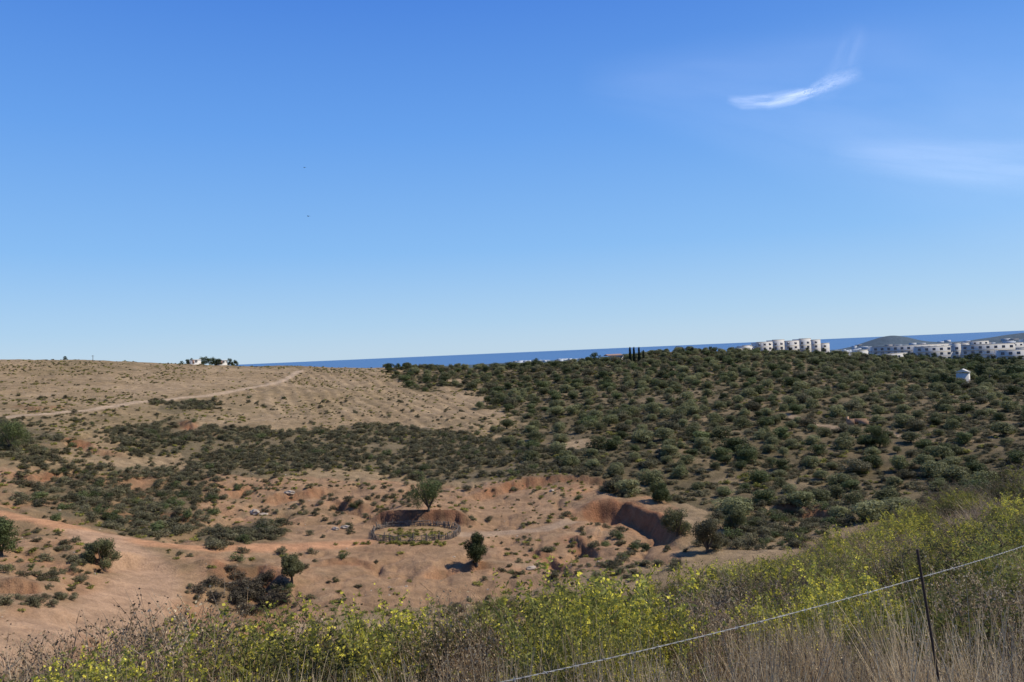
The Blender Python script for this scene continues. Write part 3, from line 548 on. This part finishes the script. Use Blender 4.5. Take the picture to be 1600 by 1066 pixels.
# ------------------------------------------------------------- buildings
def winmesh(w,h):
    return mesh_from('window',[box(-w/2,w/2,-.06,.0,0,h,1),box(-w/2-.08,-w/2,-.12,0,-.08,h+.08,0),box(w/2,w/2+.08,-.12,0,-.08,h+.08,0),box(-w/2,w/2,-.12,0,h,h+.08,0),box(-w/2,w/2,-.2,0,-.12,0,0)],[M_white,M_glass])
W1=winmesh(1.7,1.5); W2=winmesh(1.1,1.2)
def building(name,u,vb,d,mods,dep,extra,label,win=W1,step=4.2,roof=None,maxw=98,fl=3.1,rmat=None):
    az=az_of(u); x,y=d*math.sin(az),d*math.cos(az); a,e=ray(u,vb); z=e*d
    root=obj(name,None,label,'building',loc=(x,y,z),rz=-az+extra)
    P=[]; nwin=0
    for (x0,x1,h,y0) in mods:
        P.append(box(x0,x1-.004,y0,dep+y0,-9,h)); P.append(box(x0-.15,x1+.12,y0-.15,y0+.12,h+.004,h+.4))
        nf=int(h//fl)
        for f in range(nf):
            if roof is None and f>0: P.append(box(x0+.4,x1-.4,y0-.6,y0-.003,f*fl-.12,f*fl+.05))
        k=max(1,int((x1-x0)//step))
        for i in range(k):
            for f in range(nf):
                if nwin>=maxw: continue
                obj('window',win,parent=root,loc=(x0+(i+.5)*(x1-x0)/k,y0-.005,f*fl+.8)); nwin+=1
        if dep>9:
            for q in range(2):
                for f in range(nf):
                    if nwin<maxw and (x1==mods[-1][1]):
                        obj('window',win,parent=root,loc=(x1+.002,y0+dep*(.3+.4*q),f*fl+.8),rz=math.pi/2); nwin+=1
    obj('wall',mesh_from('wall',P,[M_white]),parent=root)
    for (x0,x1,h,y0) in (mods if roof else []):
        hh=roof; v=[(x0-.2,y0-.3,h+.45),(x1+.2,y0-.3,h+.45),(x1+.2,y0+dep+.3,h+.45),(x0-.2,y0+dep+.3,h+.45),(x0-.2,y0+dep/2,h+.45+hh),(x1+.2,y0+dep/2,h+.45+hh)]
        obj('roof',mesh_from('roof',[(v,[(0,1,5,4),(2,3,4,5),(3,2,1,0)],0),(v,[(1,2,5),(3,0,4)],0)],[rmat or M_terra]),parent=root)
    x0,x1,h,y0=mods[len(mods)//2]; obj('door',mesh_from('door',[box(-.5,.5,-.08,0,0,2.1)],[M_terra]),parent=root,loc=((x0+x1)/2+step*.5 if x1-x0>step*2 else x0+.9,y0-.01,0))
    return root
building('apartment_block',1232,553,620,[(-31,-24,6.5,.8),(-24,-12,9.4,0),(-12,-3,10.6,.4),(-3,8,9.4,0),(8,17,10.6,.5),(17,24,9.4,0),(24,31,6.5,.8)],13,.36,'long stepped white apartment block with balconies',W1,4.0)
building('apartment_block',1428,561,610,[(-33,-27,6.3,.4),(-27,28,9.4,0),(28,34,9.4,.3)],13,.2,'long low white apartment complex with flat roof',W1,4.0)
building('apartment_block',1514,562,597,[(-32,-10,9.4,0),(-10,-5,11.0,.4),(-5,26,9.4,0),(26,36,6.3,.8)],12,.2,'white apartment building with tower and terraces',W1,4.0)
building('apartment_block',1596,564,540,[(-12,4,6.3,0),(4,14,9.4,.6),(14,30,6.3,0)],11,.2,'white apartment building behind dark trees',W1,4.0)
building('apartment_block',1545,543,900,[(-50,-20,3.4,0),(-20,0,6.4,1),(0,30,3.4,0),(30,60,6.4,1)],12,.3,'pale distant apartment row on the plain',W1,5)
building('white_house',1335,560,500,[(-6,2,3.2,0),(2,8,4.4,1)],8,.4,'white flat-roofed houses at the end of the ridge',W2,3)
building('white_house',1395,561,530,[(-8,8,3.2,0)],7,.4,'low white house beside the ridge road',W2,3)
building('white_house',1511,602,318,[(-1.9,1.9,4.2,0)],3.8,1.45,'small narrow white house with pointed gable end',W2,2.3,1.1,98,3.1,M_white)
building('white_house',1499,602,322,[(-1.8,1.4,2.3,0)],3.5,.2,'low white lean-to annex beside the gabled house',W2,2.3,fl=2.2)
building('white_villa',963,563,432,[(-5,4,2.0,0)],6,.5,'low white villa with terracotta tiled roof',W2,2.6,1.0,98,1.9)
building('white_villa',307,568,432,[(-2.5,2.5,1.7,0)],5,.5,'white villa half hidden by dark pines',W2,2.8,fl=1.5)
building('white_villa',348,569,434,[(-1.5,2.5,1.7,0)],5,.5,'white bungalow beside dark pines',W2,2.8,fl=1.5)
building('white_villa',1165,552,560,[(-8,-2,3.2,0),(-2,5,5,1)],8,.5,'white villa next to ridge trees',W2,2.8)
def town(name,u0,u1,d0,d1,n,label,hmin=4,hmax=13):
    P=[]
    for i in range(n):
        a=az_of(random.uniform(u0,u1)); d=random.uniform(d0,d1); x,y=d*math.sin(a),d*math.cos(a); z=hz(x,y); w_=random.uniform(10,34); h=random.uniform(hmin,hmax)
        if z<-60.5 or z>-34: continue
        b=box(-w_/2,w_/2,-5,5,-3,h,0 if random.random()<.8 else 1); v=np.array(b[0]); t=-a+.5+.4*random.random(); c,s=math.cos(t),math.sin(t)
        v=np.stack([v[:,0]*c-v[:,1]*s+x,v[:,0]*s+v[:,1]*c+y,v[:,2]+z],1); P.append((v,b[1],b[2]))
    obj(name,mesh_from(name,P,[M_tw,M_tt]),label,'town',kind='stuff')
M_tw=plain('hazy_white_walls',(.42,.44,.46),.9,.05,.1); M_tt=plain('hazy_roofs',(.28,.25,.24),.9,.05,.1)  # distance haze is mixed into these wall and roof colours
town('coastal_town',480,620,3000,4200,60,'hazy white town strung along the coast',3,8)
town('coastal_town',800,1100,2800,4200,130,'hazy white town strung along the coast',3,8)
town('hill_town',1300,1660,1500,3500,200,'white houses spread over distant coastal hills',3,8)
# conifers
def conif(tall):
    if tall: B=[(0,0,z,.13*(1.05-abs(z-.35)*.9)) for z in np.linspace(.1,.93,14)]; n=2200
    else: B=domeblobs(13,.33,.2,.8,.12,.22); n=2000
    return mesh_from('tree',trunkparts(.25,.03,3,.1 if tall else .25,.7,1)+[cloud(B,n,.055,0,.6,.4)],[M_cy if tall else M_pn,M_bark])
M_cy=leafmat('cypress_leaves',(.022,.032,.015),(.04,.055,.025),.1,3)
M_pn=leafmat('pine_needles',(.045,.06,.024),(.095,.115,.042),.2,3)
MC=[conif(True) for i in range(2)]; MP=[conif(False) for i in range(3)]
for u,vt,d in ((984,541,392),(990,541,396),(998,541,398),(1005,546,399)):
    x,y,z,h=at_px(u,vt,d); h=max(h,5); obj('cypress_tree',MC[u%2],'tall narrow dark cypress on the ridge','tree','cypresses on the ridge',loc=(x,y,z-.3),sc=(h*.75,h*.75,h))
PN=[(284,564,434),(293,560,433),(318,555,436),(326,558,430),(335,556,437),(341,559,430),(358,558,432),(366,561,434),(300,558,440),(102,555,435),(930,548,415),(920,556,410),(1305,546,470),(1293,548,480),(1318,556,460),(1362,558,470),(1375,553,480),(1110,540,440),(1065,543,430),(1080,541,435),(1038,546,425),(1130,546,470),(1150,545,480),(838,558,405),(620,566,400),(632,568,402),(606,568,404)]+[(1300+i*19,556+random.randint(-3,4),random.randint(430,520)) for i in range(16)]+[(1518+i*6,569+random.randint(-3,9),random.randint(335,420)) for i in range(28)]+[(1465,582,312),(1475,580,314),(1486,586,312),(1530,586,308),(1538,584,322),(1494,598,308)]+[(1365+i*8.5,random.randint(549,558),random.randint(505,532)) for i in range(28)]+[(1170+i*13,random.randint(542,548),random.randint(560,590)) for i in range(10)]
for u,vt,d in PN:
    x,y,z,h=at_px(u,vt,d); h=min(max(h,2.2),7); w=h*random.uniform(1.0,1.6); obj('pine_tree',MP[random.randrange(3)],'dark green pine on the ridge line','tree','dark pines along the ridge',loc=(x,y,z-.2),rz=random.random()*6,sc=(w,w,h))
for u,vt,d in ((145,555,428),(1547,598,325)):
    x,y,z,h=at_px(u,vt,d); h=min(max(h,3),8); obj('utility_pole',mesh_from('utility_pole',tube([(0,0,-.5),(0,0,h*.6),(0,0,h)],[.14,.12,.1],0,6)+[box(-.7,.7,-.05,.05,h-.5,h-.38)],[M_wood]),'thin wooden utility pole standing on the ridge','pole',loc=(x,y,z))
x,y=cast(1340,664); M_och=plain('ochre_stone',(.34,.19,.10),.9,2,.4,.6)
obj('ruined_hut',mesh_from('ruined_hut',[box(-2.5,-.6,-1.5,-1.1,-.6,1.5),box(.4,2.5,-1.5,-1.1,-.6,1.1),box(-2.5,-2.1,-1.096,1.5,-.6,1.9),box(2.1,2.5,-1.096,1.5,-.6,.8),box(-2.096,2.096,1.1,1.5,-.6,1.4)],[M_och]),'low roofless ochre stone ruin on the hillside','ruin',loc=(x,y,hz(x,y)),rz=-.5)
for u,v,d in ((482,338,120),(476,262,150)):
    a,e=ray(u,v); bd=[((0,.25,0),(.06,.05,0),(0,-.25,.01),(-.06,.05,0),(0,.05,.06),(0,.05,-.06))]; bv=np.array(bd[0])
    bf=np.array([(0,1,4),(1,2,4),(2,3,4),(3,0,4),(1,0,5),(2,1,5),(3,2,5),(0,3,5)]); wv_=np.array([(.04,.1,0),(.2,.12,.08),(.4,-.04,.03),(.2,-.04,.07),(.04,-.08,0)]); wl=wv_*[-1,1,1]
    obj('bird',mesh_from('bird',[(bv,bf,0),(wv_,[(0,1,3,4)],0),(wv_,[(1,2,3)],0),(wl,[(4,3,1,0)],0),(wl,[(3,2,1)],0)],[M_bird]),'small dark bird gliding in clear sky','bird','birds in the sky',loc=(d*math.sin(a),d*math.cos(a),e*d),rz=1.0)
# ------------------------------------------------------------- wire fence
def pt(u,v,dep):
    return (fw+(u-800)/F*rt-(v-533)/F*up)*dep
tops=[pt(540,1111,2.6),pt(1433,858,3.8),pt(1770,740,6.0)]; wires=[pt(540,1116,2.6),pt(1440,902,3.8),pt(1770,783,6.0)]
fe=obj('wire_fence',None,'barbed wire fence on thin rusty steel stakes','fence',loc=(0,0,0))
for i,t in enumerate(tops):
    zg=hz(t[0],t[1]); lean=np.array([.15,.0,0]); b0=np.array([t[0],t[1],zg-.3])+lean
    obj('post',mesh_from('post',tube([b0,(t+b0)/2,t],[.0065,.0065,.0065],0,6),[M_rust]),parent=fe)
P=[]
for a,b_ in ((wires[0],wires[1]),(wires[1],wires[2])):
    Ln=np.linalg.norm(b_-a); nn=int(Ln/.008); t=np.linspace(0,1,nn); c=a+(b_-a)*t[:,None]; c[:,2]-=.03*4*t*(1-t)*(Ln/3)
    dr_=(b_-a)/Ln; s1=np.cross(dr_,[0,0,1]); s1/=np.linalg.norm(s1); s2=np.cross(dr_,s1); ph=t*Ln/.07*2*math.pi
    for o_ in (0,math.pi):
        P+=tube(c+.0016*(np.cos(ph+o_)[:,None]*s1+np.sin(ph+o_)[:,None]*s2),.0011,0,5)
    for k in np.arange(.1,Ln,.13):
        p=c[int(k/Ln*(nn-1))]; 
        for q in range(2):
            dd=rnd_dir(1)[0]; P+=tube([p-dd*.012,p,p+dd*.012],[.0008,.0013,.0008],0,4)
obj('wire',mesh_from('wire',P,[M_wire]),parent=fe)
# ------------------------------------------------------------- cirrus
def cirrus(name,ctr,alt,op,label,nscale=(6,1.2),ns=1.6,lo=.18,gain=1.8,yp=2.0):
    vs=[];uv=[];nc_=13; Lk=len(ctr); dens=10
    T=np.linspace(0,Lk-1,(Lk-1)*dens+1); arr=np.array(ctr,float)
    for t in T:
        c=[np.interp(t,range(Lk),arr[:,k]) for k in range(3)]; c2=[np.interp(min(t+.6,Lk-1),range(Lk),arr[:,k]) for k in range(2)]; c1=[np.interp(max(t-.6,0),range(Lk),arr[:,k]) for k in range(2)]
        dx,dy=c2[0]-c1[0],c2[1]-c1[1]; l=math.hypot(dx,dy); nx,ny=-dy/l,dx/l
        for j in range(nc_):
            s=(j/(nc_-1)*2-1); a,e=ray(c[0]+nx*s*c[2],c[1]+ny*s*c[2]); d=alt/e; vs.append((d*math.sin(a),d*math.cos(a),alt)); uv.append((t/(Lk-1),s*.5+.5))
    R_=len(T); f=np.array([(i*nc_+j,i*nc_+j+1,(i+1)*nc_+j+1,(i+1)*nc_+j) for i in range(R_-1) for j in range(nc_-1)])
    m,nt,out=newmat(name+'_ice'); L=nt.links
    me=mesh_from(name,[(vs,f,0)],[m],True); ul=me.uv_layers.new(name='UVMap'); li=np.empty(len(me.loops),np.int32); me.loops.foreach_get('vertex_index',li); ul.data.foreach_set('uv',np.array(uv,np.float32)[li].ravel())
    uvn=N(nt,'ShaderNodeUVMap'); mp=N(nt,'ShaderNodeMapping'); mp.inputs['Scale'].default_value=(nscale[1],nscale[0],1); mp.inputs['Rotation'].default_value=(0,0,.12); L.new(uvn.outputs[0],mp.inputs[0]); no=N(nt,'ShaderNodeTexNoise'); no.inputs['Scale'].default_value=ns; no.inputs['Detail'].default_value=5; no.inputs['Roughness'].default_value=.5; no.inputs['Distortion'].default_value=.15; L.new(mp.outputs[0],no.inputs['Vector'])
    sp=N(nt,'ShaderNodeSeparateXYZ'); L.new(uvn.outputs[0],sp.inputs[0])
    def M(op_,a,b=None,cl=False):
        q=N(nt,'ShaderNodeMath',operation=op_,use_clamp=cl)
        for i,z in enumerate((a,b)):
            if z is None: continue
            if isinstance(z,(int,float)): q.inputs[i].default_value=z
            else: L.new(z,q.inputs[i])
        return q.outputs[0]
    def par(o_): return M('MULTIPLY',M('MULTIPLY',o_,M('SUBTRACT',1.0,o_)),4.0)
    fa=M('POWER',par(sp.outputs['Y']),yp); fb=M('POWER',par(sp.outputs['X']),.9); nf=M('MULTIPLY',M('SUBTRACT',no.outputs['Fac'],lo),gain,True)
    al=M('MULTIPLY',M('MULTIPLY',M('MULTIPLY',fa,fb),nf),op,True)
    tr=N(nt,'ShaderNodeBsdfTransparent'); tl=N(nt,'ShaderNodeBsdfTranslucent'); tl.inputs['Color'].default_value=(.93,.97,.99,1); ms=N(nt,'ShaderNodeMixShader'); L.new(al,ms.inputs[0]); L.new(tr.outputs[0],ms.inputs[1]); L.new(tl.outputs[0],ms.inputs[2]); L.new(ms.outputs[0],out.inputs['Surface'])
    obj(name,me,label,'cloud',kind='structure')
cirrus('cirrus_cloud',[(1135,155,9),(1160,160,14),(1200,159,15),(1240,151,15),(1265,145,12),(1300,128,17),(1350,113,15)],6000,.62,'small bright curved wisp of cirrus',(1.8,2.2),1.8,.26,2.2,1.9)
cirrus('cirrus_cloud',[(1270,160,24),(1320,105,30),(1345,35,20)],6000,.10,'faint feathery cirrus tail',(2.2,1.2),1.5,.28,2.2,1.6)
cirrus('cirrus_cloud',[(1290,238,30),(1440,250,42),(1600,262,52),(2000,275,65)],6000,.20,'soft pale streak of thin cirrus',(2.6,1.2),1.4,.2,1.8,1.6)
cirrus('cirrus_cloud',[(900,130,50),(1100,140,100),(1350,170,180),(1600,210,220),(1950,230,200)],6500,.12,'very thin veil of high cirrus haze',(2,1.5))
# ------------------------------------------------------------- light, world, camera
saz,sel=deg(84),deg(47)
s=Vector((math.sin(saz)*math.cos(sel),math.cos(saz)*math.cos(sel),math.sin(sel)))
ld=bpy.data.lights.new('sun','SUN'); ld.energy=4.9; ld.angle=deg(.5); ld.color=(1,.95,.86); lo=bpy.data.objects.new('sun',ld); COL.objects.link(lo); lo.rotation_euler=s.to_track_quat('Z','Y').to_euler(); lo.location=s*500
wd=bpy.data.worlds.new('World'); scene.world=wd; wd.use_nodes=True; nt=wd.node_tree; nt.nodes.clear(); L=nt.links
sk=N(nt,'ShaderNodeTexSky',sky_type='NISHITA'); sk.sun_disc=False; sk.sun_elevation=sel; sk.sun_rotation=saz; sk.altitude=100; sk.air_density=1.0; sk.dust_density=.4; sk.ozone_density=1.5
ST=.12
tc=N(nt,'ShaderNodeTexCoord'); sp=N(nt,'ShaderNodeSeparateXYZ'); L.new(tc.outputs['Generated'],sp.inputs[0]); cr=N(nt,'ShaderNodeValToRGB'); L.new(sp.outputs['Z'],cr.inputs[0])
def lin(c): return tuple((q/255/12.92 if q/255<=.04045 else ((q/255+.055)/1.055)**2.4) for q in c)
stops=[(0,(188,216,239)),(.04,(168,207,242)),(.13,(132,188,246)),(.27,(100,163,242)),(.42,(70,133,228)),(1,(34,80,175))]
el=cr.color_ramp.elements
el[0].position=0; el[0].color=(*lin(stops[0][1]),1); el[1].position=1; el[1].color=(*lin(stops[-1][1]),1)
for p_,c_ in stops[1:-1]:
    q=el.new(p_); q.color=(*lin(c_),1)
vs_=N(nt,'ShaderNodeVectorMath',operation='SCALE'); vs_.inputs['Scale'].default_value=1/ST; L.new(cr.outputs[0],vs_.inputs[0])
mx=N(nt,'ShaderNodeMix',data_type='RGBA'); mx.inputs['Factor'].default_value=.85; L.new(sk.outputs[0],mx.inputs['A']); L.new(vs_.outputs[0],mx.inputs['B'])
bg=N(nt,'ShaderNodeBackground'); bg.inputs['Strength'].default_value=ST; wo=N(nt,'ShaderNodeOutputWorld')
L.new(mx.outputs['Result'],bg.inputs[0]); L.new(bg.outputs[0],wo.inputs[0])
cd=bpy.data.cameras.new('camera'); cam=bpy.data.objects.new('camera',cd); COL.objects.link(cam); cd.sensor_width=23.5; cd.lens=23.5*F/1600; cd.clip_start=.05; cd.clip_end=120000
Mx=Matrix(((rt[0],up[0],-fw[0],0),(rt[1],up[1],-fw[1],0),(rt[2],up[2],-fw[2],0),(0,0,0,1))); cam.matrix_world=Mx
scene.camera=cam
scene.view_settings.view_transform='Standard'; scene.view_settings.look='None'; scene.view_settings.exposure=0
